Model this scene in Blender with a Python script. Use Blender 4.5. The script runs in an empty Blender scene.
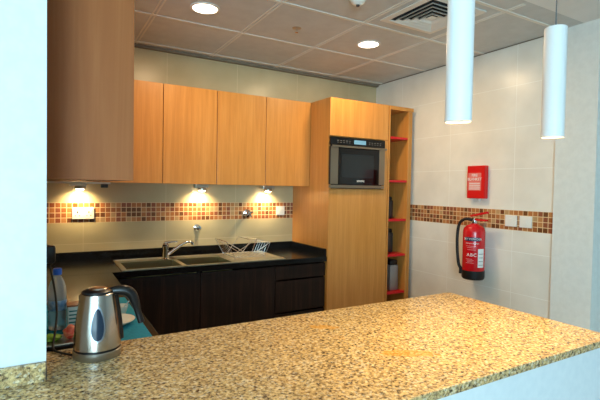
import bpy, bmesh, math, random
from mathutils import Vector, Matrix
random.seed(7)
PI = math.pi
S = bpy.context.scene
C = S.collection

# ------------------------------------------------------------ camera
yaw, pitch, roll, F = .5256, -.0269, .0175, 440.2
fw = Vector((math.sin(yaw)*math.cos(pitch), math.cos(yaw)*math.cos(pitch), math.sin(pitch)))
r0 = Vector((math.cos(yaw), -math.sin(yaw), 0)); u0 = r0.cross(fw)
cr, sr = math.cos(roll), math.sin(roll)
rr = cr*r0 + sr*u0; uu = -sr*r0 + cr*u0
cam = bpy.data.cameras.new('camera'); co = bpy.data.objects.new('camera', cam); C.objects.link(co)
cam.sensor_width = 36; cam.lens = F/600*36; cam.clip_start = .02
M4 = Matrix((rr, uu, -fw)).transposed().to_4x4(); M4.translation = Vector((-2.9972, -3.6169, 1.45))
co.matrix_world = M4
S.camera = co
# ------------------------------------------------------------ light
w = bpy.data.worlds.new('world'); S.world = w; w.use_nodes = True
bg = w.node_tree.nodes['Background']; bg.inputs[0].default_value = (.58, .83, 1, 1); bg.inputs[1].default_value = 1.3
def area(name, loc, rot, sx, sy, e, col):
    l = bpy.data.lights.new(name, 'AREA'); l.shape = 'RECTANGLE'; l.size = sx; l.size_y = sy; l.energy = e; l.color = col
    o = bpy.data.objects.new(name, l); C.objects.link(o); o.location = loc; o.rotation_euler = rot
    return o
WINDOW_E, DOWN_E, PEND_E, CAB_E = 255, 13, 7, 2.6
WARM = (1, .72, .42); COOL = (.55, .85, 1)
area('window_daylight', (-4.8, -6.88, 1.35), (PI/2, 0, 0), 2.1, 1.9, WINDOW_E, COOL)
S.view_settings.view_transform = 'Standard'; S.view_settings.look = 'None'
S.view_settings.exposure = 0; S.view_settings.gamma = 1; S.view_settings.use_curve_mapping = False

# ------------------------------------------------------------ materials
def lin(c): return tuple(((v/255)/12.92 if v/255 <= .04045 else ((v/255+.055)/1.055)**2.4) for v in c)
def mat(name, col, rough=.5, metal=0, spec=.5, coat=0, emit=None, es=0, trans=0, ior=1.45, alpha=1, aniso=0):
    m = bpy.data.materials.new(name); m.use_nodes = True
    b = m.node_tree.nodes['Principled BSDF']
    b.inputs['Base Color'].default_value = (*lin(col), 1); b.inputs['Roughness'].default_value = rough
    b.inputs['Metallic'].default_value = metal; b.inputs['Specular IOR Level'].default_value = spec
    b.inputs['Coat Weight'].default_value = coat; b.inputs['Coat Roughness'].default_value = .05
    b.inputs['Transmission Weight'].default_value = trans; b.inputs['IOR'].default_value = ior
    b.inputs['Anisotropic'].default_value = aniso
    if emit: b.inputs['Emission Color'].default_value = (*lin(emit), 1); b.inputs['Emission Strength'].default_value = es
    return m
def nd(m, t, **k):
    n = m.node_tree.nodes.new(t)
    for a, b in k.items(): setattr(n, a, b)
    return n
def lk(m, a, b): m.node_tree.links.new(a, b)
def coords(m, scale=(1, 1, 1)):
    g = nd(m, 'ShaderNodeNewGeometry'); mp = nd(m, 'ShaderNodeMapping'); mp.inputs['Scale'].default_value = scale
    lk(m, g.outputs['Position'], mp.inputs['Vector']); return mp.outputs[0]
def ramp(m, fac, stops, interp='LINEAR'):
    r = nd(m, 'ShaderNodeValToRGB'); r.color_ramp.interpolation = interp
    el = r.color_ramp.elements
    while len(el) < len(stops): el.new(.5)
    for e, (p, c) in zip(el, stops): e.position = p; e.color = (*lin(c), 1)
    lk(m, fac, r.inputs[0]); return r.outputs[0]
def wood(name, a, b, c, rough=.35, sc=1, coat=.15, spec=.5):
    m = mat(name, b, rough, coat=coat, spec=spec); P = m.node_tree.nodes['Principled BSDF']
    v = coords(m, (34*sc, 34*sc, 1.6*sc)); n = nd(m, 'ShaderNodeTexNoise'); n.inputs['Scale'].default_value = 1.0
    n.inputs['Detail'].default_value = 6; n.inputs['Roughness'].default_value = .65; n.inputs['Distortion'].default_value = .5
    lk(m, v, n.inputs['Vector'])
    lk(m, ramp(m, n.outputs[0], [(.28, a), (.5, b), (.72, c)]), P.inputs['Base Color']); return m
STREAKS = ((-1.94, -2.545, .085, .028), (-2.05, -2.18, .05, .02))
def granite(name):
    m = mat(name, (210, 180, 120), .15, spec=.5); P = m.node_tree.nodes['Principled BSDF']
    v = coords(m)
    n1 = nd(m, 'ShaderNodeTexNoise'); n1.inputs['Scale'].default_value = 92; n1.inputs['Detail'].default_value = 4; n1.inputs['Roughness'].default_value = .7
    lk(m, v, n1.inputs['Vector'])
    c1 = ramp(m, n1.outputs[0], [(.38, (44, 38, 34)), (.45, (120, 98, 72)), (.50, (192, 162, 116)), (.59, (224, 196, 140)), (.75, (236, 220, 182))])
    v2 = nd(m, 'ShaderNodeTexVoronoi'); v2.inputs['Scale'].default_value = 150; lk(m, v, v2.inputs['Vector'])
    sep = nd(m, 'ShaderNodeSeparateColor'); lk(m, v2.outputs['Color'], sep.inputs[0])
    c2 = ramp(m, sep.outputs[0], [(0, (34, 30, 30)), (.16, (108, 94, 82)), (.24, (184, 150, 98)), (.5, (216, 186, 128)), (.85, (236, 226, 200))], 'CONSTANT')
    mx = nd(m, 'ShaderNodeMix', data_type='RGBA'); mx.inputs[0].default_value = .42
    lk(m, c1, mx.inputs[6]); lk(m, c2, mx.inputs[7])
    # broad amber clouds in the stone
    n3 = nd(m, 'ShaderNodeTexNoise'); n3.inputs['Scale'].default_value = 7; n3.inputs['Detail'].default_value = 2; lk(m, v, n3.inputs['Vector'])
    f3 = ramp(m, n3.outputs[0], [(.66, (0, 0, 0)), (.72, (120, 120, 120))])
    mx2 = nd(m, 'ShaderNodeMix', data_type='RGBA'); lk(m, f3, mx2.inputs[0]); lk(m, mx.outputs[2], mx2.inputs[6]); mx2.inputs[7].default_value = (*lin((206, 146, 60)), 1)
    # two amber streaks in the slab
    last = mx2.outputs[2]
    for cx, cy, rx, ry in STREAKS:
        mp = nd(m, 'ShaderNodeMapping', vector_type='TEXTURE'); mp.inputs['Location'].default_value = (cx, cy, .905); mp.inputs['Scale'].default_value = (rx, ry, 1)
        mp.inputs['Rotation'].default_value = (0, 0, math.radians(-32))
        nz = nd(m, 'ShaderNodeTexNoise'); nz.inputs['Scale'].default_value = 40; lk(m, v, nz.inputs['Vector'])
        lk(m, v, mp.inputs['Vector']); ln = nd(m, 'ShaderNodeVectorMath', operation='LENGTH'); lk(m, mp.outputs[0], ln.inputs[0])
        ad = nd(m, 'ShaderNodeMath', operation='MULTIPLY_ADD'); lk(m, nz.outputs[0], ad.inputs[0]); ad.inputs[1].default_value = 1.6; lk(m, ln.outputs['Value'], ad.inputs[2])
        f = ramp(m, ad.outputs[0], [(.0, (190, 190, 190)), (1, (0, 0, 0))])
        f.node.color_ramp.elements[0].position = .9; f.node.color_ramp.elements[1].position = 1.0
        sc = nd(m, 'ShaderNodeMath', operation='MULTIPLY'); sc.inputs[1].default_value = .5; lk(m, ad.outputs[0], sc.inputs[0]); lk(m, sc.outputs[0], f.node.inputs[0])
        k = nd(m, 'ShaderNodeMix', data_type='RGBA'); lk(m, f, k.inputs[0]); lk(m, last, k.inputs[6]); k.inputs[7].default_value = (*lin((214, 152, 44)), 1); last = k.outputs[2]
    lk(m, last, P.inputs['Base Color']); return m
def tiled(name, axis, base, off, rough=.3):
    """cream wall tiles 0.6 x 0.3 with fine joints and a mosaic band; axis = along-wall coordinate"""
    m = mat(name, base, rough); P = m.node_tree.nodes['Principled BSDF']
    g = nd(m, 'ShaderNodeNewGeometry'); sp = nd(m, 'ShaderNodeSeparateXYZ'); lk(m, g.outputs['Position'], sp.inputs[0])
    U = sp.outputs[axis]; Z = sp.outputs[2]
    def mth(op, a, b=None, c=None):
        n = nd(m, 'ShaderNodeMath', operation=op)
        for i, x in enumerate((a, b, c)):
            if x is None: continue
            if isinstance(x, (int, float)): n.inputs[i].default_value = x
            else: lk(m, x, n.inputs[i])
        return n.outputs[0]
    def line(x, period, o, wd):
        f = mth('FRACT', mth('DIVIDE', mth('SUBTRACT', x, o - 50*period), period))
        return mth('ADD', mth('LESS_THAN', f, wd/period), mth('GREATER_THAN', f, 1 - wd/period))
    j = mth('MINIMUM', mth('ADD', line(U, .6, off, .0018), line(Z, .3055, 1.315, .0018)), 1)
    # tone of the big tiles
    n = nd(m, 'ShaderNodeTexNoise'); n.inputs['Scale'].default_value = 3.5; n.inputs['Detail'].default_value = 4; lk(m, g.outputs['Position'], n.inputs['Vector'])
    lo = tuple(max(0, v-12) for v in base)
    body = ramp(m, n.outputs[0], [(.35, lo), (.65, base)])
    mx = nd(m, 'ShaderNodeMix', data_type='RGBA'); lk(m, j, mx.inputs[0]); lk(m, body, mx.inputs[6]); mx.inputs[7].default_value = (*lin(tuple(min(246, v+16) for v in base)), 1)
    # mosaic
    q = .0371
    cu = mth('FLOOR', mth('DIVIDE', mth('ADD', U, 20), q)); cz = mth('FLOOR', mth('DIVIDE', mth('SUBTRACT', Z, 1.1665), q))
    cb = nd(m, 'ShaderNodeCombineXYZ'); lk(m, cu, cb.inputs[0]); lk(m, cz, cb.inputs[1])
    wn = nd(m, 'ShaderNodeTexWhiteNoise'); lk(m, cb.outputs[0], wn.inputs['Vector'])
    mc = ramp(m, wn.outputs[0], [(0, (112, 64, 28)), (.18, (156, 92, 46)), (.4, (178, 110, 60)), (.6, (146, 80, 50)), (.78, (188, 128, 76)), (.94, (186, 148, 102))], 'CONSTANT')
    g2 = mth('MINIMUM', mth('ADD', line(mth('ADD', U, 20), q, 0, .0024), line(Z, q, 1.1665, .0024)), 1)
    mm = nd(m, 'ShaderNodeMix', data_type='RGBA'); lk(m, g2, mm.inputs[0]); lk(m, mc, mm.inputs[6]); mm.inputs[7].default_value = (*lin((232, 204, 160)), 1)
    inb = mth('MULTIPLY', mth('GREATER_THAN', Z, 1.1665), mth('LESS_THAN', Z, 1.315))
    fx = nd(m, 'ShaderNodeMix', data_type='RGBA'); lk(m, inb, fx.inputs[0]); lk(m, mx.outputs[2], fx.inputs[6]); lk(m, mm.outputs[2], fx.inputs[7])
    lk(m, fx.outputs[2], P.inputs['Base Color']); return m
def noisy(name, a, b, scale, rough=.5, spec=.5, coat=0):
    m = mat(name, a, rough, spec=spec, coat=coat); n = nd(m, 'ShaderNodeTexNoise'); n.inputs['Scale'].default_value = scale; n.inputs['Detail'].default_value = 4
    lk(m, coords(m), n.inputs['Vector'])
    lk(m, ramp(m, n.outputs[0], [(.35, a), (.65, b)]), m.node_tree.nodes['Principled BSDF'].inputs['Base Color']); return m

MAPLE = wood('maple_laminate', (190, 126, 56), (203, 139, 66), (215, 152, 78))
BROWN = wood('brown_laminate', (144, 84, 46), (155, 93, 52), (166, 104, 61), .45, .5, 0, .25)
WENGE = wood('wenge_laminate', (22, 12, 9), (34, 20, 14), (54, 35, 25), .5, 1.2, 0, .25)
WDARK = wood('shelf_back_shaded_wood', (120, 72, 40), (136, 84, 48), (150, 94, 54), .5)  # darker wood: shade at the back of the shelf unit put into the colour
RED = mat('red_shelf', (205, 18, 30), .3)
GRAN = granite('granite')
BLACKST = noisy('black_stone', (12, 11, 11), (24, 21, 19), 180, .2, .28)
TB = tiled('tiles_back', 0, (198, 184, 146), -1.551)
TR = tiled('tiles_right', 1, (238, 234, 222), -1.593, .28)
WHITE = noisy('white_paint', (214, 222, 226), (220, 227, 230), 30, .6)
PIERM = noisy('pier_paint', (222, 224, 218), (228, 230, 224), 30, .55)
CEILT = noisy('ceiling_tile', (200, 204, 203), (208, 212, 211), 12, .5)
CEILG = mat('ceiling_joint', (232, 231, 222), .5)
CEILW = noisy('ceiling_white', (238, 239, 236), (242, 243, 240), 10, .7)
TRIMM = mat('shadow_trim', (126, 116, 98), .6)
FLOORM = noisy('floor_tile', (150, 140, 125), (168, 158, 142), 6, .35)
STEEL = noisy('brushed_steel', (224, 212, 184), (232, 220, 192), 60, .28); STEEL.node_tree.nodes['Principled BSDF'].inputs['Metallic'].default_value = 1
BOWLM = mat('bowl_steel', (172, 156, 116), .3, 1)  # darker than the rim, with the bowls' warm reflections put into the colour
OVST = mat('oven_steel', (142, 132, 116), .38, 1)
CHROME = mat('chrome', (225, 225, 225), .08, 1)
SATIN = mat('satin_steel', (190, 184, 170), .35, 1)
KSTEEL = mat('kettle_steel', (192, 184, 174), .22, 1)
BLKP = mat('black_plastic', (16, 16, 18), .32)
BLKG = mat('black_glass', (7, 7, 9), .08, spec=.35)
DGLASS = mat('oven_window', (30, 34, 36), .12, spec=.35)
LCD = mat('lcd', (110, 160, 190), .3, emit=(120, 180, 210), es=.15)
WPLAS = mat('white_plastic', (236, 234, 226), .35)
GREYP = mat('grey_print', (130, 130, 130), .5)
PEND = mat('pendant_white', (236, 241, 243), .35)
GLOW = mat('lamp_glow', (255, 230, 180), .5, emit=(255, 236, 196), es=20)
GLOWD = mat('downlight_glow', (255, 240, 215), .5, emit=(255, 244, 222), es=6)
EXTR = mat('extinguisher_red', (206, 14, 26), .22, coat=.4)
NAVY = mat('navy_label', (22, 26, 70), .4)
LABW = mat('label_white', (238, 238, 234), .5)
RUBBER = mat('rubber', (14, 14, 15), .5)
BOXR = mat('blanket_case_red', (214, 16, 18), .35)
TEAL = noisy('teal_cloth', (8, 122, 150), (14, 142, 166), 120, .85)
CHINA = mat('china', (240, 236, 222), .18)
PETP = mat('bottle_plastic', (232, 240, 246), .1, trans=.7, ior=1.2, spec=.5)
WATER = mat('water', (200, 226, 240), .02, trans=1, ior=1.33)
BLUEC = mat('blue_cap', (30, 105, 225), .35)
LABBL = noisy('bottle_label', (170, 200, 225), (96, 140, 190), 60, .4)
TRAYB = mat('black_tray', (16, 15, 15), .25)
TOMATO = noisy('red_wrapper', (205, 52, 36), (238, 150, 110), 55, .35)
GREEN = noisy('green_wrapper', (96, 150, 30), (150, 190, 60), 60, .5)
CARTON = mat('carton', (214, 224, 220), .5)
CARTEAL = mat('carton_print', (40, 120, 120), .5)
GREYM = mat('grey_canister', (150, 152, 156), .35, .6)
DGREY = mat('dark_canister', (60, 56, 54), .35, .3)
DARKOVAL = mat('oval_blue_grey', (34, 46, 62), .15, spec=.3)

# ------------------------------------------------------------ mesh helpers
def nb(): return bmesh.new()
def box(bm, x0, x1, y0, y1, z0, z1, bev=0, seg=2):
    t = nb(); bmesh.ops.create_cube(t, size=1)
    for v in t.verts:
        v.co = Vector(((x0+x1)/2+v.co.x*(x1-x0), (y0+y1)/2+v.co.y*(y1-y0), (z0+z1)/2+v.co.z*(z1-z0)))
    if bev: bmesh.ops.bevel(t, geom=t.edges[:], offset=bev, segments=seg, profile=.5, affect='EDGES')
    add(bm, t); return bm
def add(bm, t, M=None):
    if M: bmesh.ops.transform(t, matrix=M, verts=t.verts)
    me = bpy.data.meshes.new('tmp'); t.to_mesh(me); t.free(); bm.from_mesh(me); bpy.data.meshes.remove(me)
def lathe(bm, prof, c=(0, 0, 0), n=40, M=None, closed_ends=True):
    t = nb(); rings = []
    for r, z in prof:
        rings.append([t.verts.new((r*math.cos(2*PI*k/n), r*math.sin(2*PI*k/n), z)) for k in range(n)] if r > 1e-6 else [t.verts.new((0, 0, z))])
    for a, b in zip(rings, rings[1:]):
        for k in range(n):
            if len(a) > 1 and len(b) > 1: t.faces.new((a[k], a[(k+1) % n], b[(k+1) % n], b[k]))
            elif len(a) > 1: t.faces.new((a[k], a[(k+1) % n], b[0]))
            elif len(b) > 1: t.faces.new((a[0], b[(k+1) % n], b[k]))
    bmesh.ops.recalc_face_normals(t, faces=t.faces)
    T = Matrix.Translation(c)
    add(bm, t, T @ M if M else T); return bm
def tube(bm, pts, r, n=10, close=False):
    pts = [Vector(p) for p in pts]; t = nb(); rings = []; N = len(pts); up = None
    for i, p in enumerate(pts):
        if close: d = pts[(i+1) % N]-pts[i-1]
        else: d = (pts[min(i+1, N-1)]-pts[max(i-1, 0)])
        d.normalize()
        if up is None: up = Vector((0, 0, 1)) if abs(d.z) < .9 else Vector((1, 0, 0))
        a = d.cross(up); a.normalize(); b = a.cross(d); b.normalize(); up = b
        ri = r[i] if isinstance(r, (list, tuple)) else r
        rings.append([t.verts.new(p+ri*(math.cos(2*PI*k/n)*a+math.sin(2*PI*k/n)*b)) for k in range(n)])
    for i in range(N if close else N-1):
        A, B = rings[i], rings[(i+1) % N]
        for k in range(n): t.faces.new((A[k], A[(k+1) % n], B[(k+1) % n], B[k]))
    if not close:
        t.faces.new(rings[0][::-1]); t.faces.new(rings[-1])
    bmesh.ops.recalc_face_normals(t, faces=t.faces)
    add(bm, t); return bm
def spline(pts, n=8):
    pts = [Vector(p) for p in pts]; P = [pts[0]]+pts+[pts[-1]]; o = []
    for i in range(1, len(P)-2):
        for k in range(n):
            t = k/n; a, b, c, d = P[i-1], P[i], P[i+1], P[i+2]
            o.append(.5*((2*b)+(-a+c)*t+(2*a-5*b+4*c-d)*t*t+(-a+3*b-3*c+d)*t**3))
    o.append(pts[-1]); return o
def prism(bm, poly, z0, z1, bev=0):
    t = nb(); vs = [t.verts.new((x, y, z0)) for x, y in poly]; f = t.faces.new(vs)
    e = bmesh.ops.extrude_face_region(t, geom=[f])
    for v in e['geom']:
        if isinstance(v, bmesh.types.BMVert): v.co.z = z1
    bmesh.ops.recalc_face_normals(t, faces=t.faces)
    if bev: bmesh.ops.bevel(t, geom=t.edges[:], offset=bev, segments=2, profile=.5, affect='EDGES')
    add(bm, t); return bm
def obj(name, bm, m, parent=None, smooth=False, label=None):
    me = bpy.data.meshes.new(name); bm.to_mesh(me); bm.free(); me.materials.append(m)
    o = bpy.data.objects.new(name, me); C.objects.link(o)
    if smooth:
        me.polygons.foreach_set('use_smooth', [True]*len(me.polygons))
        md = o.modifiers.new('edge', 'EDGE_SPLIT'); md.split_angle = math.radians(38)
    if parent:
        o.parent = parent
        wm = world_loc(parent); me.transform(Matrix.Translation(-wm))
    if label: o['label'] = label
    return o
def world_loc(o):
    v = Vector((0, 0, 0))
    while o: v = v+o.location; o = o.parent
    return v
def tag(o, label, cat, group=None):
    o['label'] = label; o['category'] = cat
    if group: o['group'] = group
    return o
def thing(name, label, cat, loc, group=None):
    o = bpy.data.objects.new(name, None); C.objects.link(o); o.location = loc; o.empty_display_size = .05
    return tag(o, label, cat, group)
def struct(name, bm, m, parent=None):
    o = obj(name, bm, m, parent)
    if not parent: o['kind'] = 'structure'
    return o
def text(name, s, size, m, parent, M, ext=.0006, sx=1):
    c = bpy.data.curves.new(name, 'FONT'); c.body = s; c.size = size; c.extrude = ext; c.align_x = 'CENTER'; c.align_y = 'CENTER'; c.resolution_u = 2
    t = bpy.data.objects.new('t', c); C.objects.link(t)
    bpy.context.view_layer.update()
    me = bpy.data.meshes.new_from_object(t.evaluated_get(bpy.context.evaluated_depsgraph_get()))
    bpy.data.objects.remove(t)
    me.transform(Matrix.Diagonal((sx, 1, 1, 1))); me.transform(M); me.materials.clear(); me.materials.append(m)
    o = bpy.data.objects.new(name, me); C.objects.link(o); o.parent = parent
    me.transform(Matrix.Translation(-world_loc(parent))); return o
def light(name, typ, loc, e, col, parent, **k):
    l = bpy.data.lights.new(name, typ); l.energy = e; l.color = col
    for a, b in k.items(): setattr(l, a, b)
    o = bpy.data.objects.new(name, l); C.objects.link(o)
    o.parent = parent; o.location = Vector(loc)-world_loc(parent); return o

# ------------------------------------------------------------ the room
H = 2.536
XL = -3.04
struct('floor', box(nb(), -6.4, 1.6, -7.1, .1, -.1, 0), FLOORM)
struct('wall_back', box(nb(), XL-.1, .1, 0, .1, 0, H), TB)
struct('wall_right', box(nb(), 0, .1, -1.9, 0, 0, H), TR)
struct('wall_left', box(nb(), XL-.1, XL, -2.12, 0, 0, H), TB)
struct('wall_left_pier', box(nb(), -6.4, -2.993, -2.218, -2.12, 0, H), WHITE)
struct('wall_right_pier', box(nb(), -.02, 1.6, -2.158, -1.9, 0, H), PIERM)
struct('wall_left_dining', box(nb(), -6.5, -6.4, -7.1, -2.12, 0, H), WHITE)
struct('wall_right_dining', box(nb(), 1.6, 1.7, -7.1, -1.9, 0, H), WHITE)
b = nb()
box(b, -6.4, -5.95, -7.1, -7.0, 0, H); box(b, -2.85, 1.6, -7.1, -7.0, 0, H); box(b, -5.95, -2.85, -7.1, -7.0, 0, .35); box(b, -5.95, -2.85, -7.1, -7.0, 2.35, H)
struct('wall_front', b, WHITE)
b = nb()
for x in (-5.95, -4.92, -3.9, -2.89): box(b, x, x+.04, -7.08, -7.02, .35, 2.35)
box(b, -5.95, -2.85, -7.08, -7.02, .35, .39); box(b, -5.95, -2.85, -7.08, -7.02, 2.31, 2.35)
struct('window_1', b, WHITE)
struct('ceiling', box(nb(), XL-.1, .1, -2.06, .1, H, H+.08), CEILT)
struct('ceiling_dining', box(nb(), -6.4, 1.6, -7.1, -2.06, H, H+.08), CEILW)
b = nb()
for x in (-.6, -1.2, -1.8, -2.4, -3.0):
    for s in (-.016, .006): box(b, x+s, x+s+.010, -2.03, -.02, H-.003, H+.002)
for y in (-.09, -.69, -1.30, -1.91):
    box(b, XL, 0, y-.012, y+.012, H-.0035, H+.002)
struct('trim_1', b, CEILG)
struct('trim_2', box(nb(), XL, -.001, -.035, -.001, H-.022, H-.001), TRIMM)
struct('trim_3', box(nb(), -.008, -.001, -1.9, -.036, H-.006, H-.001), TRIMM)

# ------------------------------------------------------------ bar
ZB = .905
poly = [(-4.4, -2.219), (-2.992, -2.219), (-2.992, -2.119), (-3.038, -2.119), (-3.038, -1.985), (-1.13, -1.985), (-1.115, -2.0), (-1.112, -2.783), (-4.4, -2.783)]
bar = thing('breakfast_bar', 'golden speckled granite bar counter on a white plastered base', 'bar counter', (-2.2, -2.4, 0))
obj('granite_top', prism(nb(), poly, ZB-.027, ZB, .003), GRAN, bar)
b = nb(); box(b, -2.99, -1.135, -2.77, -2.55, 0, ZB-.028)
box(b, -4.4, -2.995, -2.77, -2.55, 0, ZB-.028)
obj('bar_base', b, WHITE, bar)
b = nb(); box(b, -2.6, -1.16, -2.2, -2.02, 0.0, ZB-.028)
obj('bar_back_panel', b, WENGE, bar)
tag(obj('granite_upstand', box(nb(), -4.4, -2.994, -2.236, -2.2185, ZB+.0005, ZB+.053, .002), GRAN),
    'grey speckled granite upstand along foot of white left wall', 'upstand')

# ------------------------------------------------------------ back worktop, L-shaped
WT = .89; T = .04; wf = -.6; xl = -2.624
top = thing('worktop', 'black polished stone worktop running along back and left walls', 'worktop', (-2.0, -.3, WT-T))
b = nb()
SX0, SX1, SY0, SY1 = -2.545, -1.76, -.56, -.24       # sink opening
box(b, XL+.001, SX0, wf, -.001, WT-T, WT, .002)
box(b, SX0, SX1, wf, SY0, WT-T, WT); box(b, SX0, SX1, SY1, -.001, WT-T, WT)
box(b, SX1, -.98, wf, -.001, WT-T, WT, .002)
box(b, XL+.001, xl, -1.984, wf, WT-T, WT, .002)
obj('slab', b, BLACKST, top)
b = nb(); box(b, XL+.022, -1.0, -.021, -.001, WT, WT+.062, .002); box(b, -1.0, -.98, -.59, -.001, WT, WT+.062, .002)
box(b, XL+.001, XL+.021, -1.98, -.001, WT, WT+.062, .002)
obj('upstand', b, BLACKST, top)

# base cabinets
def base_cab(x0, x1, label, drawers=False, knobs=False):
    t = thing('base_cabinet', label, 'cabinet', ((x0+x1)/2, -.3, 0), 'dark base cabinets under the back worktop')
    b = nb(); ft = -.56
    for a in (x0+.001, x1-.019): box(b, a, a+.018, ft, -.002, .1, WT-T-.001)
    box(b, x0+.001, x1-.001, ft, -.002, .1, .118); box(b, x0+.001, x1-.001, -.02, -.002, .1, WT-T-.001)
    box(b, x0+.001, x1-.001, -.5, -.48, 0, .1)
    obj('carcass', b, WENGE, t)
    if drawers:
        for z0, z1 in ((.12, .455), (.47, .715), (.73, WT-T-.014)):
            obj('drawer', box(nb(), x0+.002, x1-.002, ft-.02, ft-.001, z0, z1, .002), WENGE, t)
    else:
        obj('door', box(nb(), x0+.002, x1-.002, ft-.02, ft-.001, .12, WT-T-.014, .002), WENGE, t)
    return t
base_cab(-1.445, -.981, 'dark brown drawer unit beside tall maple oven cabinet', True)
base_cab(-2.04, -1.447, 'dark brown base cabinet under the drainer, left of drawer unit')
base_cab(-2.62, -2.042, 'dark brown base cabinet under the sink bowls and tap')
t = thing('base_cabinet', 'dark base cabinet below worktop along left wall, behind bar', 'cabinet', (-2.85, -1.3, 0))
obj('carcass', box(nb(), XL+.002, -2.665, -1.98, -.62, .1, WT-T-.001), WENGE, t)
for y in (-1.97, -1.52, -1.07): obj('door', box(nb(), -2.664, -2.646, y, y+.445, .12, WT-T-.014, .002), WENGE, t)

# sink
sk = thing('sink', 'stainless steel double bowl sink with ribbed drainer set in black worktop', 'sink', (-2.1, -.4, WT))
ZR = WT+.004
b = nb(); X0, X1, Y0, Y1 = -2.562, -1.36, -.585, -.135
bowls = [(-2.53, -2.16), (-2.13, -1.79)]
box(b, X0, bowls[0][0], Y0, Y1, WT+.0005, ZR); box(b, bowls[0][1], bowls[1][0], Y0, Y1, WT+.0005, ZR)
box(b, bowls[0][0], bowls[1][1], Y0, -.55, WT+.0005, ZR); box(b, bowls[0][0], bowls[1][1], -.26, Y1, WT+.0005, ZR)
box(b, bowls[1][1], X1, Y0, Y1, WT+.0005, ZR-.001)
for (a, c, d, e) in ((X0, X1, Y0, Y0+.012), (X0, X1, Y1-.012, Y1), (X0, X0+.012, Y0, Y1), (X1-.012, X1, Y0, Y1)): box(b, a, c, d, e, ZR-.001, ZR+.003, .001)
obj('rim', b, STEEL, sk)
for a, c in bowls:
    b = nb(); t2 = nb(); 
    box(b, a, a+.002, -.55, -.26, WT-.15, ZR-.001); box(b, c-.002, c, -.55, -.26, WT-.15, ZR-.001)
    box(b, a, c, -.55, -.548, WT-.15, ZR-.001); box(b, a, c, -.262, -.26, WT-.15, ZR-.001); box(b, a, c, -.55, -.26, WT-.152, WT-.15)
    t2.free(); bo = obj('bowl', b, BOWLM, sk)
    obj('drain', lathe(nb(), [(0, 0), (.03, 0), (.034, .003), (.036, 0)], ((a+c)/2, -.4, WT-.1495)), CHROME, bo, True)
b = nb()
for k in range(10): box(b, -1.73, -1.4, -.53+k*.03, -.52+k*.03, ZR-.001, ZR+.003, .001)
obj('drainer_ribs', b, STEEL, sk)

# tap
tp = thing('mixer_tap', 'chrome single lever mixer tap with raised spout behind sink', 'tap', (-2.205, -.232, ZR))
x, y, z = -2.205, -.232, ZR+.0005
obj('body', lathe(nb(), [(0, 0), (.028, 0), (.028, .006), (.021, .012), (.020, .075), (.024, .085), (.024, .11), (.014, .122), (0, .124)], (x, y, z)), CHROME, tp, True)
obj('spout', tube(nb(), spline([(x+.012, y-.004, z+.03), (x+.06, y-.006, z+.065), (x+.12, y-.01, z+.105), (x+.165, y-.012, z+.122), (x+.195, y-.014, z+.12), (x+.208, y-.016, z+.103)], 6), .0115, 12), CHROME, tp, True)
obj('lever', tube(nb(), [(x-.01, y, z+.122), (x+.02, y, z+.128), (x+.09, y, z+.130)], [.012, .009, .006], 10), CHROME, tp, True)

# wire dish rack on the drainer
rk = thing('dish_rack', 'open chrome wire dish rack standing on the sink drainer', 'dish rack', (-1.6, -.36, ZR))
b = nb(); zb0 = ZR+.02; zt0 = ZR+.145
YA, YB = -.50, -.25
bot = [(-1.75, YA), (-1.50, YA), (-1.50, YB), (-1.75, YB)]
tube(b, [(*p, zb0) for p in bot], .003, 6, True)
for k in range(4): tube(b, [(*bot[k], zb0), (bot[k][0], bot[k][1], ZR+.0035)], .003, 6)
for k in range(9):
    xx = -1.74+k*.03; tube(b, [(xx, YA, zb0), (xx, YB, zb0)], .0018, 6)
obj('base_grid', b, CHROME, rk, True)
for xa, xb, xc in ((-1.82, -1.75, -1.62), (-1.455, -1.50, -1.63)):
    b = nb(); g = .1 if xa < -1.6 else .12
    zc = zt0 if xa < -1.6 else zt0-.02
    tube(b, [(xa, YA, zc), (xa, YB, zc), (xb, YB, zb0), (xb, YA, zb0)], .0028, 6, True)
    for k in range(1, 6):
        yy = YA+k*(YB-YA)/6; tube(b, [(xa, yy, zc), (xb, yy, zb0)], .0014, 6)
    for yy in (YA, YB):
        tube(b, [(xa, yy, zc), (xc, yy, zb0+.004)], .0024, 6)
    if xa > -1.6:
        for yy in (YA, YB): tube(b, [(xa, yy, zc), (-1.62, yy, zt0+.005), (-1.72, yy, zb0)], .0024, 6)
        tube(b, [(-1.62, YA, zt0+.005), (-1.62, YB, zt0+.005)], .0024, 6)
    obj('side_frame', b, CHROME, rk, True)

# ------------------------------------------------------------ upper cabinets
zb, zt = 1.471, 2.2
xs = [XL+.002, -2.66, -2.246, -1.832, -1.41, -.979]
ul = ['maple wall cabinet at far left corner, hidden behind brown cabinet', 'leftmost visible maple wall cabinet, beside dark brown cabinet',
      'second maple wall cabinet, above mixer tap, lamp below its right part', 'third maple wall cabinet, above chrome wall valve', 'maple wall cabinet touching the tall oven cabinet']
for k in range(5):
    x0, x1 = xs[k], xs[k+1]
    t = thing('wall_cabinet', ul[k], 'cabinet', ((x0+x1)/2, -.15, zb), 'maple wall cabinets above the sink')
    obj('carcass', box(nb(), x0+.001, x1-.001, -.28, -.001, zb, zt), MAPLE, t)
    obj('door', box(nb(), x0+.0025, x1-.0025, -.3, -.281, zb-.004, zt, .0015), MAPLE, t)
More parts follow.
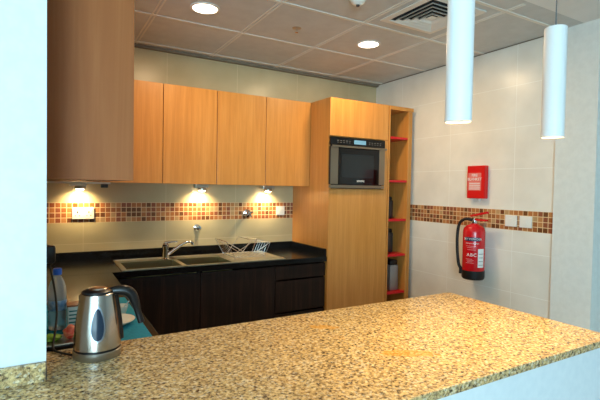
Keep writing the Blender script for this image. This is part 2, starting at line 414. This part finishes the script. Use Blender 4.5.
# near brown cabinet on left wall
t = thing('wall_cabinet', 'dark reddish brown wall cabinet hanging at left beside white wall', 'cabinet', (-2.88, -1.5, 1.458))
obj('carcass', box(nb(), XL+.002, -2.752, -1.98, -.302, 1.467, 2.2), BROWN, t)
for y in (-1.98, -1.56, -1.14, -.72): obj('door', box(nb(), -2.751, -2.732, y+.001, y+.417, 1.466, 2.2, .0015), BROWN, t)
obj('end_panel', box(nb(), XL+.002, -2.731, -2.0, -1.981, 1.466, 2.2), BROWN, t)

# under cabinet lamps
ll = ['lit under-cabinet lamp above the double socket at left', 'lit under-cabinet lamp above small chrome knob, near the tap', 'lit under-cabinet lamp above single white switch plate, nearest oven cabinet']
for k, x in enumerate((-2.80, -1.905, -1.305)):
    t = thing('under_cabinet_lamp', ll[k], 'lamp', (x, -.1, zb), 'under-cabinet lamps')
    obj('mount', box(nb(), x-.05, x+.06, -.15, -.085, zb-.034, zb-.0005, .004), SATIN, t)
    R = Matrix.Rotation(math.radians(8), 4, 'X')
    obj('lamp_head', lathe(nb(), [(0, .012), (.024, .012), (.034, .006), (.037, -.012), (.030, -.013), (.029, -.006), (0, -.006)], (x+.02, -.1, zb-.038), M=R), SATIN, t, True)
    obj('bulb', lathe(nb(), [(0, -.0065), (.028, -.0065), (.029, -.014), (.022, -.023), (0, -.028)], (x+.02, -.1, zb-.038), M=R), GLOW, t, True)
    light('bulb_light', 'SPOT', (x+.02, -.085, zb-.075), CAB_E*4, (1, .74, .38), t, spot_size=math.radians(140), spot_blend=1, shadow_soft_size=.015).rotation_euler = (math.radians(32), 0, 0)
# socket strip / plug under the left cabinet
b = nb(); box(b, -3.0, -2.6, -.29, -.25, zb-.016, zb-.0005, .002)
tag(obj('light_rail', b, WPLAS), 'pale wiring strip fixed below leftmost wall cabinets beside lit lamp', 'wiring strip')
tag(obj('power_adapter', box(nb(), -2.66, -2.615, -.285, -.255, zb-.042, zb-.0165, .003), BLKP), 'small black adapter block hanging below cabinet, right of left lamp', 'adapter')

# ------------------------------------------------------------ tall cabinet with oven
TF = -.606
t = thing('oven_cabinet', 'tall maple cabinet housing the built-in oven', 'cabinet', (-.67, -.3, 0))
x0, x1 = -.978, -.352
b = nb(); box(b, x0, x0+.018, -.586, -.001, .0, 2.2); box(b, x1-.018, x1, -.586, -.001, 0, 2.2); box(b, x0+.018, x1-.018, -.02, -.001, 0, 2.2)
box(b, x0+.018, x1-.018, -.586, -.02, 2.182, 2.2); box(b, x0+.018, x1-.018, -.586, -.02, 1.435, 1.452); box(b, x0+.018, x1-.018, -.586, -.02, 1.885, 1.9); box(b, x0+.018, x1-.018, -.5, -.02, .1, .118)
box(b, -.403, x1-.002, TF, -.587, 1.446, 1.885); box(b, x0+.0005, x0+.018, TF+.0005, -.587, 1.446, 1.485)
obj('carcass', b, MAPLE, t)
obj('door', box(nb(), x0, x1-.002, TF, -.587, 1.888, 2.2, .0015), MAPLE, t, label='upper lift door of oven cabinet')
obj('door', box(nb(), x0, x1-.002, TF, -.587, .1, 1.443, .0015), MAPLE, t, label='long lower door of oven cabinet')
obj('plinth', box(nb(), x0+.01, x1-.01, -.55, -.53, 0, .099), WENGE, t)

ov = thing('built_in_oven', 'black and steel built-in compact oven with blue display', 'oven', (-.69, -.45, 1.453))
ox0, ox1 = -.983, -.405; oz0, oz1 = 1.458, 1.878
obj('oven_body', box(nb(), -.958, -.405, -.585, -.05, 1.4525, 1.883), BLKP, ov)
yf = -.626
obj('control_panel', box(nb(), ox0, ox1, yf, -.606, 1.812, oz1, .002), BLKG, ov)
obj('display', box(nb(), -.745, -.62, yf-.0012, yf+.001, 1.828, 1.862), LCD, ov)
for xx in (-.91, -.88, -.85, -.82, -.79, -.58, -.55, -.52, -.49, -.46):
    b = nb(); box(b, xx-.008, xx+.008, yf-.001, yf, 1.848, 1.851); box(b, xx-.005, xx+.005, yf-.001, yf, 1.833, 1.836)
    obj('button_mark', b, GREYP, ov)
dr = obj('oven_door', box(nb(), ox0, ox1, yf, -.606, 1.487, 1.798, .002), BLKG, ov)
obj('door_window', box(nb(), -.868, -.53, yf-.001, yf+.001, 1.545, 1.742), DGLASS, dr)
obj('steel_side_panel', box(nb(), ox0+.002, -.905, yf-.0025, yf+.002, 1.489, 1.797, .001), OVST, dr)
obj('steel_side_panel', box(nb(), -.47, ox1-.002, yf-.0025, yf+.002, 1.489, 1.797, .001), OVST, dr)
b = nb(); box(b, ox0, ox1, yf-.03, yf-.02, 1.79, 1.808, .003); box(b, ox0+.03, ox0+.05, yf-.022, yf, 1.792, 1.806); box(b, ox1-.05, ox1-.03, yf-.022, yf, 1.792, 1.806)
obj('handle', b, OVST, dr)
obj('base_strip', box(nb(), ox0, ox1, yf, -.606, oz0, 1.482, .001), OVST, ov)
RXF = Matrix.Rotation(PI/2, 4, 'X')
text('maker_mark', 'SIEMENS', .022, LABW, dr, Matrix.Translation((-.67, yf-.001, 1.517)) @ RXF)

# open shelf unit
t = thing('shelf_unit', 'narrow open maple shelf unit with red shelves beside oven cabinet', 'shelf unit', (-.2, -.3, 0))
a0, a1 = -.345, -.055
b = nb(); box(b, a0-.0005, a0+.014, TF, -.001, 0, 2.2); box(b, -.115, -.098, TF, -.001, 0, 2.168); box(b, a0+.014, a1, TF+.0004, -.001, 2.168, 2.2); box(b, a0+.014, -.115, TF, -.001, .0, .1)
obj('frame', b, MAPLE, t)
obj('side_filler', box(nb(), -.096, a1, -.592, -.001, 0, 2.168), MAPLE, t)
obj('back_panel', box(nb(), a0+.014, -.115, -.02, -.002, .1, 2.168), WDARK, t)
for z in (1.92, 1.53, 1.176, .855, .512):
    obj('shelf', box(nb(), a0+.0145, -.1155, -.6, -.021, z-.012, z+.008, .001), RED, t)
def canister(name, x, y, z, wd, dp, h, m, label, lid=BLKP):
    o = thing(name, label, 'canister', (x, y, z), 'canisters on the red shelves')
    obj('can_body', box(nb(), x-wd/2, x+wd/2, y-dp/2, y+dp/2, z+.0005, z+h*.84, .008), m, o, True)
    obj('lid', box(nb(), x-wd/2+.008, x+wd/2-.008, y-dp/2+.008, y+dp/2-.008, z+h*.84, z+h, .006), lid, o, True)
canister('canister', -.205, -.5, .520, .1, .12, .28, GREYM, 'grey canister with black lid on the lowest red shelf')
canister('canister', -.19, -.44, .863, .07, .08, .22, DGREY, 'dark canister on the second red shelf from the bottom')
canister('canister', -.19, -.44, 1.184, .06, .07, .2, DGREY, 'dark canister on the middle red shelf, level with tile band')

# ------------------------------------------------------------ wall fittings
t = thing('double_socket', 'white double wall socket on mosaic band at left', 'socket', (-2.752, -.001, 1.237))
obj('plate', box(nb(), -2.825, -2.679, -.011, -.0005, 1.193, 1.281, .003), WPLAS, t)
for sx in (-2.79, -2.714):
    b = nb(); box(b, sx-.004, sx+.004, -.0118, -.0105, 1.238, 1.252); box(b, sx-.016, sx-.010, -.0118, -.0105, 1.216, 1.223); box(b, sx+.010, sx+.016, -.0118, -.0105, 1.216, 1.223)
    obj('pin_holes', b, BLKP, t)
    obj('rocker', box(nb(), sx+.02-.006, sx+.02+.006, -.0135, -.0105, 1.252, 1.27, .001), WPLAS, t)
t = thing('switch_plate', 'single white switch plate on back mosaic band near oven cabinet', 'switch', (-1.11, -.001, 1.24))
obj('plate', box(nb(), -1.153, -1.069, -.011, -.0005, 1.198, 1.281, .003), WPLAS, t)
obj('rocker', box(nb(), -1.13, -1.092, -.014, -.0105, 1.222, 1.258, .002), WPLAS, t)
RX = Matrix.Rotation(PI/2, 4, 'X')
t = thing('stop_valve', 'chrome cross-handled stop valve on back wall mosaic band', 'valve', (-1.442, -.001, 1.221))
obj('flange', lathe(nb(), [(0, 0), (.034, 0), (.034, .006), (.014, .014), (.014, .05), (0, .05)], (-1.442, -.001, 1.221), M=RX), CHROME, t, True)
b = nb()
for a in range(4):
    an = a*PI/2+.5; tube(b, [(-1.442, -.055, 1.221), (-1.442+.036*math.cos(an), -.058, 1.221+.036*math.sin(an))], [.010, .008], 10)
lathe(b, [(0, 0), (.017, 0), (.017, .012), (0, .016)], (-1.442, -.048, 1.221), M=RX)
obj('cross_handle', b, CHROME, t, True)
t = thing('wall_valve', 'small round chrome wall valve below mosaic band near the tap', 'valve', (-1.893, -.001, 1.10))
obj('flange', lathe(nb(), [(0, 0), (.028, 0), (.028, .006), (.012, .012), (.012, .035), (0, .035)], (-1.893, -.001, 1.105), M=RX), CHROME, t, True)
obj('knob', lathe(nb(), [(0, .03), (.020, .03), (.022, .036), (.020, .052), (0, .056)], (-1.893, -.001, 1.105), M=RX), CHROME, t, True)
def wplate(y0, y1, label):
    t = thing('switch_plate', label, 'switch', (-.001, (y0+y1)/2, 1.235), 'white plates on the right wall')
    obj('plate', box(nb(), -.011, -.0005, y0, y1, 1.193, 1.277, .003), WPLAS, t)
    ym = (y0+y1)/2
    obj('rocker', box(nb(), -.0145, -.0105, ym-.014, ym+.014, 1.215, 1.255, .002), WPLAS, t)
wplate(-1.629, -1.537, 'left of two white switch plates, nearer the fire extinguisher')
wplate(-1.744, -1.652, 'right of two white switch plates, nearer the right pier')

# fire blanket case
t = thing('fire_blanket_case', 'flat red fire blanket case on tiled right wall above extinguisher', 'fire blanket', (-.001, -1.285, 1.39))
cs = obj('case', box(nb(), -.045, -.0005, -1.377, -1.212, 1.393, 1.652, .005), BOXR, t)
obj('printed_panel', box(nb(), -.0462, -.0448, -1.345, -1.225, 1.455, 1.595), mat('print_pink', (226, 120, 110), .5), cs)
RW = Matrix(((0, 0, -1, 0), (-1, 0, 0, 0), (0, 1, 0, 0), (0, 0, 0, 1)))   # text facing -x
def wtext(name, s, size, m, par, y, z, x, sx=1): return text(name, s, size, m, par, Matrix.Translation((x, y, z)) @ RW, sx=sx)
wtext('lettering', 'FIRE\nBLANKET', .031, LABW, cs, -1.285, 1.56, -.0465)
b = nb()
for k in range(4): box(b, -.0468, -.0460, -1.335, -1.235, 1.465+k*.015, 1.471+k*.015)
obj('instruction_lines', b, LABW, cs)
for y in (-1.26, -1.33): obj('pull_tab', box(nb(), -.03, -.022, y, y+.02, 1.376, 1.3925), LABW, t)

# fire extinguisher
ex, ey = -.105, -1.341; R = .083
t = thing('fire_extinguisher', 'red dry powder fire extinguisher with black hose hung on right wall', 'fire extinguisher', (ex, ey, .766))
cy = obj('cylinder', lathe(nb(), [(0, .83), (R-.001, .83), (R, .833), (R, 1.135), (R-.006, 1.162), (R-.024, 1.182), (.030, 1.195), (.022, 1.2), (0, 1.2)], (ex, ey, 0), 48), EXTR, t, True)
obj('base_skirt', lathe(nb(), [(0, .768), (R-.008, .768), (R-.001, .776), (R+.0012, .785), (R+.0012, .838), (0, .838)], (ex, ey, 0), 48), RUBBER, t, True)
obj('neck', lathe(nb(), [(0, 1.2), (.02, 1.2), (.022, 1.206), (.022, 1.222), (.016, 1.226), (.016, 1.238), (0, 1.24)], (ex, ey, 0), 24), CHROME, t, True)
def wrap(z0, z1, a0, a1, m, name, par, rad=R+.0008, n=20):
    bm = nb(); p = []
    for k in range(n+1):
        a = math.radians(a0+(a1-a0)*k/n)
        for z in (z0, z1): p.append(bm.verts.new((ex+rad*math.cos(a), ey+rad*math.sin(a), z)))
    for k in range(n): bm.faces.new((p[2*k], p[2*k+2], p[2*k+3], p[2*k+1]))
    o = obj(name, bm, m, par); return o
# camera is toward angle ~ 219 deg from the cylinder
cdir = math.degrees(math.atan2(-3.617-ey, -2.997-ex)) % 360
wrap(1.068, 1.098, cdir-48, cdir+32, NAVY, 'name_band', cy)
wrap(.868, 1.01, cdir+22, cdir+58, LABW, 'white_label', cy)
b = nb(); 
def ctext(s, size, z, ang, m, name, sx=1):
    a = math.radians(ang); n = Vector((math.cos(a), math.sin(a), 0)); tx = Vector((-math.sin(a), math.cos(a), 0))
    M = Matrix((( tx.x, 0, n.x, ex), (tx.y, 0, n.y, ey), (0, 1, 0, z), (0, 0, 0, 1)))
    M = M @ Matrix.Translation((0, 0, 0))
    # bend lettering round the cylinder
    c = bpy.data.curves.new('t', 'FONT'); c.body = s; c.size = size; c.align_x = 'CENTER'; c.align_y = 'CENTER'; c.resolution_u = 2
    to = bpy.data.objects.new('t', c); C.objects.link(to); bpy.context.view_layer.update()
    me = bpy.data.meshes.new_from_object(to.evaluated_get(bpy.context.evaluated_depsgraph_get())); bpy.data.objects.remove(to)
    for v in me.vertices:
        aa = a+v.co.x*sx/R; v.co = Vector((ex+(R+.0014)*math.cos(aa), ey+(R+.0014)*math.sin(aa), z+v.co.y))
    me.materials.clear(); me.materials.append(m)
    me.transform(Matrix.Translation(-world_loc(cy)))
    o = bpy.data.objects.new(name, me); C.objects.link(o); o.parent = cy
ctext('DRY POWDER', .022, 1.083, cdir-8, LABW, 'lettering')
ctext('FIRE EXTINGUISHER', .011, 1.05, cdir-8, LABW, 'lettering')
for k, ch in enumerate('ABC'): ctext(ch, .036, .962, cdir-27+k*17, LABW, 'class_letter')
for k, zz in enumerate((1.03, 1.018, 1.002, .93, .92, .91, .90)):
    wrap(zz-.0016, zz+.0016, cdir-40+(k % 3)*4, cdir+(10 if k < 3 else 2)-(k % 2)*8, mat('faint_print', (232, 150, 150), .5), 'print_line', cy)
for k in range(4): wrap(.885+k*.028, .889+k*.028, cdir+26, cdir+54, GREYP, 'print_line', cy, R+.0012)
b = nb(); box(b, ex-.012, ex+.012, ey-.125, ey+.03, 1.250, 1.268, .003)
bmesh.ops.rotate(b, cent=(ex, ey, 1.25), matrix=Matrix.Rotation(math.radians(-13), 3, 'X'), verts=b.verts)
bmesh.ops.translate(b, vec=(0, 0, .004), verts=b.verts)
obj('squeeze_lever', b, EXTR, t)
b = nb(); box(b, ex-.013, ex+.013, ey-.115, ey+.02, 1.222, 1.238, .003)
obj('carry_handle', b, EXTR, t)
h = spline([(ex-.01, ey+.01, 1.224), (ex-.035, ey+.05, 1.232), (ex-.05, ey+.095, 1.2), (ex-.055, ey+.112, 1.12), (ex-.055, ey+.112, 1.0), (ex-.05, ey+.10, .88), (ex-.04, ey+.085, .84)], 8)
obj('hose', tube(nb(), h, .0115, 12), RUBBER, t, True)
obj('nozzle', tube(nb(), [(ex-.04, ey+.085, .85), (ex-.038, ey+.083, .80)], [.013, .017], 14), RUBBER, t, True)
obj('wall_bracket', box(nb(), -.022, -.0005, ey-.02, ey+.02, 1.0, 1.2), SATIN, t)

# ------------------------------------------------------------ ceiling fittings
dl = ['recessed round ceiling downlight at top left of kitchen ceiling', 'recessed round ceiling downlight near the square air vent']
for k, (x, y) in enumerate(((-2.155, -.972), (-.905, -.99))):
    t = thing('downlight', dl[k], 'ceiling light', (x, y, H), 'round ceiling downlights')
    obj('trim_ring', lathe(nb(), [(.075, -.0005), (.09, -.0005), (.09, -.005), (.075, -.006), (.075, -.0005)], (x, y, H), 40), WPLAS, t, True)
    obj('diffuser', lathe(nb(), [(0, -.001), (.074, -.001), (.072, -.005), (0, -.006)], (x, y, H), 40), GLOWD, t, True)
    light('downlight_beam', 'AREA', (x, y, H-.012), DOWN_E, WARM, t, shape='DISK', size=.14)
t = thing('air_vent', 'square white ceiling air diffuser with dark stepped slots', 'air vent', (-.92, -1.63, H))
vx, vy = -.922, -1.628
def sqring(b, h0, h1, z0, z1):
    # sloped square ring between half sizes h0 (z0) and h1 (z1)
    v = []
    for h_, z_ in ((h0, z0), (h1, z1)):
        v.append([b.verts.new((vx+sx*h_, vy+sy*h_, z_)) for sx, sy in ((-1, -1), (1, -1), (1, 1), (-1, 1))])
    for k in range(4): b.faces.new((v[0][k], v[0][(k+1) % 4], v[1][(k+1) % 4], v[1][k]))
b = nb()
sqring(b, .222, .225, H-.0005, H-.008); sqring(b, .225, .185, H-.008, H-.010); sqring(b, .185, .183, H-.010, H-.001)
obj('frame', b, WPLAS, t)
obj('dark_throat', box(nb(), vx-.182, vx+.182, vy-.182, vy+.182, H-.0022, H-.0008), mat('vent_dark', (30, 30, 34), .8), t)
for k, hh in enumerate((.168, .132, .096, .06)):
    b = nb(); sqring(b, hh-.022, hh, H-.004, H-.022-.001*k); sqring(b, hh, hh-.003, H-.022-.001*k, H-.0225-.001*k); sqring(b, hh-.003, hh-.024, H-.0225-.001*k, H-.006)
    obj('louvre', b, WPLAS, t)
obj('centre_plate', box(nb(), vx-.026, vx+.026, vy-.026, vy+.026, H-.02, H-.016), WPLAS, t)
t = thing('smoke_detector', 'white round smoke detector on the kitchen ceiling', 'smoke detector', (-1.465, -1.59, H))
obj('housing', lathe(nb(), [(0, -.045), (.02, -.045), (.03, -.036), (.036, -.034), (.042, -.02), (.05, -.012), (.052, -.0005), (0, -.0005)], (-1.465, -1.59, H), 40), WPLAS, t, True)
obj('sensor_mesh', lathe(nb(), [(0, -.052), (.009, -.052), (.011, -.0445), (0, -.0445)], (-1.465, -1.59, H)), BLKP, t, True)
t = thing('sprinkler', 'small chrome sprinkler head on the kitchen ceiling', 'sprinkler', (-1.52, -.985, H))
obj('rosette', lathe(nb(), [(0, -.006), (.012, -.008), (.03, -.004), (.032, -.0005), (0, -.0005)], (-1.52, -.985, H)), SATIN, t, True)
obj('nozzle', lathe(nb(), [(0, -.03), (.012, -.03), (.012, -.027), (.005, -.024), (.006, -.006), (0, -.006)], (-1.52, -.985, H), 20), CHROME, t, True)

# pendants
for k, (x, y) in enumerate(((-1.805, -2.603), (-1.166, -2.548))):
    t = thing('pendant_lamp', ['large white cylinder pendant lamp nearer the middle, top cut off by the frame', 'white cylinder pendant lamp at right, whole with its cord visible'][k], 'pendant lamp', (x, y, 1.69), 'white cylinder pendants over the bar')
    obj('lamp_shade', lathe(nb(), [(0, 2.132), (.041, 2.132), (.043, 2.13), (.043, 1.680), (.041, 1.680), (.041, 2.0), (0, 2.0)], (x, y, 0), 48), PEND, t, True)
    obj('bulb', lathe(nb(), [(0, 1.86), (.02, 1.87), (.03, 1.9), (.02, 1.95), (.014, 1.999), (0, 1.999)], (x, y, 0), 24), mat('bulb_white', (255, 240, 215), .5, emit=(255, 236, 205), es=1.5), t, True)
    obj('cord', tube(nb(), [(x, y, 2.132), (x, y, H-.025)], .0025, 8), mat('cord_grey', (96, 104, 108), .5), t)
    obj('ceiling_cup', lathe(nb(), [(0, -.025), (.03, -.024), (.034, -.0005), (0, -.0005)], (x, y, H)), WPLAS, t, True)
    light('pendant_light', 'SPOT', (x, y, 1.688), PEND_E*6, (1, .66, .24), t, spot_size=math.radians(118), spot_blend=1, shadow_soft_size=.035)

# ------------------------------------------------------------ kettle
kx, ky = -2.850, -2.085
t = thing('electric_kettle', 'brushed steel electric kettle with black handle on granite bar', 'kettle', (kx, ky, ZB))
z = ZB+.0005
bs = obj('power_base', lathe(nb(), [(0, 0), (.070, 0), (.0715, .002), (.0715, .022), (.0695, .024), (0, .024)], (kx, ky, z), 56), mat('base_steel', (168, 163, 156), .34, 1), t, True)
obj('seam_ring', lathe(nb(), [(0, .0242), (.0695, .0242), (.0695, .031), (0, .031)], (kx, ky, z), 56), BLKP, t, True)
prof = [(0, .0312), (.0705, .0312), (.0705, .034), (.069, .06), (.0655, .10), (.060, .14), (.054, .178), (.0505, .199), (.047, .201), (0, .201)]
kb = obj('kettle_body', lathe(nb(), prof, (kx, ky, z), 64), KSTEEL, t, True)
def krad(zz):
    for (r1, z1), (r2, z2) in zip(prof[2:], prof[3:]):
        if z1 <= zz <= z2: return r1+(r2-r1)*(zz-z1)/(z2-z1)
    return .07
kd = math.atan2(-3.617-ky, -2.997-kx)
def patch(z0, z1, wmax, off, m, name, par, ang):
    bm = nb(); rows = []; n = 24
    for i in range(n+1):
        s = i/n; zz = z0+(z1-z0)*s
        wd = wmax*math.sqrt(max(0, 1-(2*s-1)**2))*(1-.45*s) + .0002
        row = []
        for j in range(9):
            a = ang+(j/8-.5)*2*wd/krad(zz); r_ = krad(zz)+off
            row.append(bm.verts.new((kx+r_*math.cos(a), ky+r_*math.sin(a), z+zz)))
        rows.append(row)
    for a_, b_ in zip(rows, rows[1:]):
        for j in range(8): bm.faces.new((a_[j], a_[j+1], b_[j+1], b_[j]))
    return obj(name, bm, m, par, True)
oval_ang = kd+math.radians(0)
patch(.058, .170, .028, .0008, mat('oval_rim', (160, 166, 176), .3, 1), 'oval_rim', kb, oval_ang)
patch(.064, .162, .022, .0016, DARKOVAL, 'dark_oval', kb, oval_ang)  # dark bluish oval on the kettle front, narrowing upwards, with a paler rim
b = nb()
lathe(b, [(0, .2012), (.047, .2012), (.045, .207), (.034, .212), (0, .214)], (kx, ky, z), 48)
obj('lid', b, BLKP, t, True)
obj('lid_disc', lathe(nb(), [(0, .2125), (.027, .2125), (.024, .216), (0, .218)], (kx, ky, z), 40), KSTEEL, t, True)
# spout lip on the left
pr = Vector((-math.sin(kd), math.cos(kd), 0)); 
if pr.x > 0: pr = -pr
rt = -pr
b = nb(); P0 = Vector((kx, ky, z))
tube(b, [P0+pr*.040+Vector((0, 0, .168)), P0+pr*.043+Vector((0, 0, .186)), P0+pr*.047+Vector((0, 0, .1985))], [.012, .011, .008], 16)
obj('spout', b, KSTEEL, t, True)
b = nb()
hp = [P0+rt*a+Vector((0, 0, c)) for a, c in ((.030, .200), (.055, .203), (.083, .200), (.101, .186), (.113, .158), (.122, .124), (.132, .090))]
hs = spline(hp, 6)
tube(b, hs, [.0105+.0065*math.sin(min(1, i/(len(hs)*.8))*PI) for i in range(len(hs))], 16)
sp = [P0+rt*(krad(c)-.0085)+Vector((0, 0, c)) for c in (.045, .07, .11, .15, .19)]
tube(b, spline(sp, 4), .017, 16)
obj('handle', b, BLKP, t, True)
# cord: kettle base -> up to the plug on left wall
cp = [P0+pr*.069+Vector((0, 0, .008)), (-2.955, -2.03, ZB+.006), (-2.973, -1.985, ZB+.010), (-2.966, -1.93, .952), (-2.960, -1.87, 1.0), (-2.965, -1.81, 1.06), (-2.977, -1.77, 1.128), (-2.985, -1.752, 1.165)]
obj('power_cord', tube(nb(), spline(cp, 8), .0036, 8), RUBBER, t, True)
obj('plug', box(nb(), -3.022, -2.962, -1.775, -1.728, 1.158, 1.222, .009), BLKP, t, True)
t = thing('wall_socket', 'wall socket on left wall behind black plug', 'socket', (XL, -1.75, 1.19))
obj('plate', box(nb(), XL+.0005, XL+.0165, -1.82, -1.69, 1.15, 1.24, .003), WPLAS, t)

# ------------------------------------------------------------ things on left worktop
WZ = WT+.0005
tag(obj('placemat', box(nb(), -3.012, -2.652, -1.972, -1.30, WZ, WZ+.003, .001), TEAL), 'teal cloth mat on black worktop behind the kettle', 'mat')
mz = WZ+.0035
# bottle
bx, by = -2.955, -1.70
t = thing('water_bottle', 'clear plastic water bottle with blue cap left of kettle', 'bottle', (bx, by, mz))
pf = [(0, 0), (.026, 0), (.031, .006), (.032, .028), (.030, .034), (.032, .04), (.032, .064), (.030, .07), (.032, .076), (.032, .1), (.030, .106), (.032, .112), (.032, .14), (.030, .162), (.023, .185), (.0145, .2), (.0125, .206), (.0125, .216)]
obj('bottle_body', lathe(nb(), pf, (bx, by, mz), 36), PETP, t, True)
obj('water', lathe(nb(), [(0, .003), (.025, .003), (.029, .008), (.0295, .085), (0, .085)], (bx, by, mz), 36), WATER, t, True)
obj('cap', lathe(nb(), [(0, .209), (.0155, .209), (.0155, .230), (.013, .233), (0, .233)], (bx, by, mz), 28), BLUEC, t, True)
obj('paper_label', lathe(nb(), [(.0324, .075), (.0326, .076), (.0326, .112), (.0324, .113)], (bx, by, mz), 36), LABBL, t, True)
# food tray
tx, ty = -2.952, -1.905
t = thing('food_tray', 'black food tray holding red and green packets beside kettle', 'tray', (tx, ty, mz))
obj('tray_rim', box(nb(), tx-.062, tx+.062, ty-.062, ty+.05, mz+.018, mz+.023, .002), SATIN, t)
obj('tray_base', box(nb(), tx-.055, tx+.055, ty-.055, ty+.045, mz, mz+.018, .005), TRAYB, t)
def blob(x, y, z0, rx, ry, rz, seed, m, name, label, cat):
    bm = nb(); bmesh.ops.create_icosphere(bm, subdivisions=3, radius=1); rd = random.Random(seed)
    ph = [rd.uniform(0, 6) for _ in range(6)]
    for v in bm.verts:
        c = v.co.copy(); k = 1+.10*math.sin(4*c.x+ph[0])+.08*math.sin(5*c.y+ph[1])+.08*math.sin(6*c.z+ph[2]+3*c.x)
        v.co = Vector((x+c.x*rx*k, y+c.y*ry*k, z0+rz+c.z*rz*k))
    lo = min(v.co.z for v in bm.verts)
    for v in bm.verts: v.co.z += z0-lo
    return tag(obj(name, bm, m, None, True), label, cat)
blob(tx+.032, ty-.012, mz+.0232, .024, .026, .021, 3, TOMATO, 'snack_packet', 'crumpled red and white packet on black tray beside kettle', 'packet')
blob(tx-.022, ty-.01, mz+.0232, .026, .026, .011, 5, GREEN, 'snack_packet', 'flat green packet on black tray near bottle', 'packet')
t = thing('carton', 'small pale printed carton behind the red packet', 'carton', (-2.895, -1.74, mz))
obj('carton_body', box(nb(), -2.922, -2.872, -1.77, -1.71, mz, mz+.095, .002), CARTON, t)
b = nb()
for k in range(5): box(b, -2.918, -2.876-.004*(k % 2), -1.7712, -1.7698, mz+.02+k*.014, mz+.025+k*.014)
obj('printed_lines', b, CARTEAL, t)
obj('carton_lid', box(nb(), -2.925, -2.869, -1.773, -1.707, mz+.095, mz+.101, .002), WDARK, t)
# plate with cup and spoon
px_, py_ = -2.762, -1.745
tag(obj('plate', lathe(nb(), [(0, 0), (.045, 0), (.06, .006), (.082, .019), (.083, .0215), (.08, .022), (.058, .0105), (.043, .0065), (0, .006)], (px_, py_, mz), 56), CHINA, None, True), 'white china plate on teal mat right of kettle', 'plate')
CX, CY = -2.715, -1.61
t = thing('cup', 'white cup standing behind the china plate, partly hidden by kettle', 'cup', (CX, CY, mz))
obj('cup_body', lathe(nb(), [(0, 0), (.018, 0), (.021, .004), (.029, .030), (.031, .040), (.0295, .040), (.027, .030), (.019, .006), (0, .005)], (CX, CY, mz), 40), CHINA, t, True)
tag(obj('spoon', tube(nb(), spline([(CX-.004, CY-.01, mz+.008), (CX+.012, CY-.005, mz+.030), (CX+.045, CY+.012, mz+.062)], 5), [.0025]*10+[.005], 8), CHROME, None, True), 'metal spoon leaning out of the white cup', 'spoon')
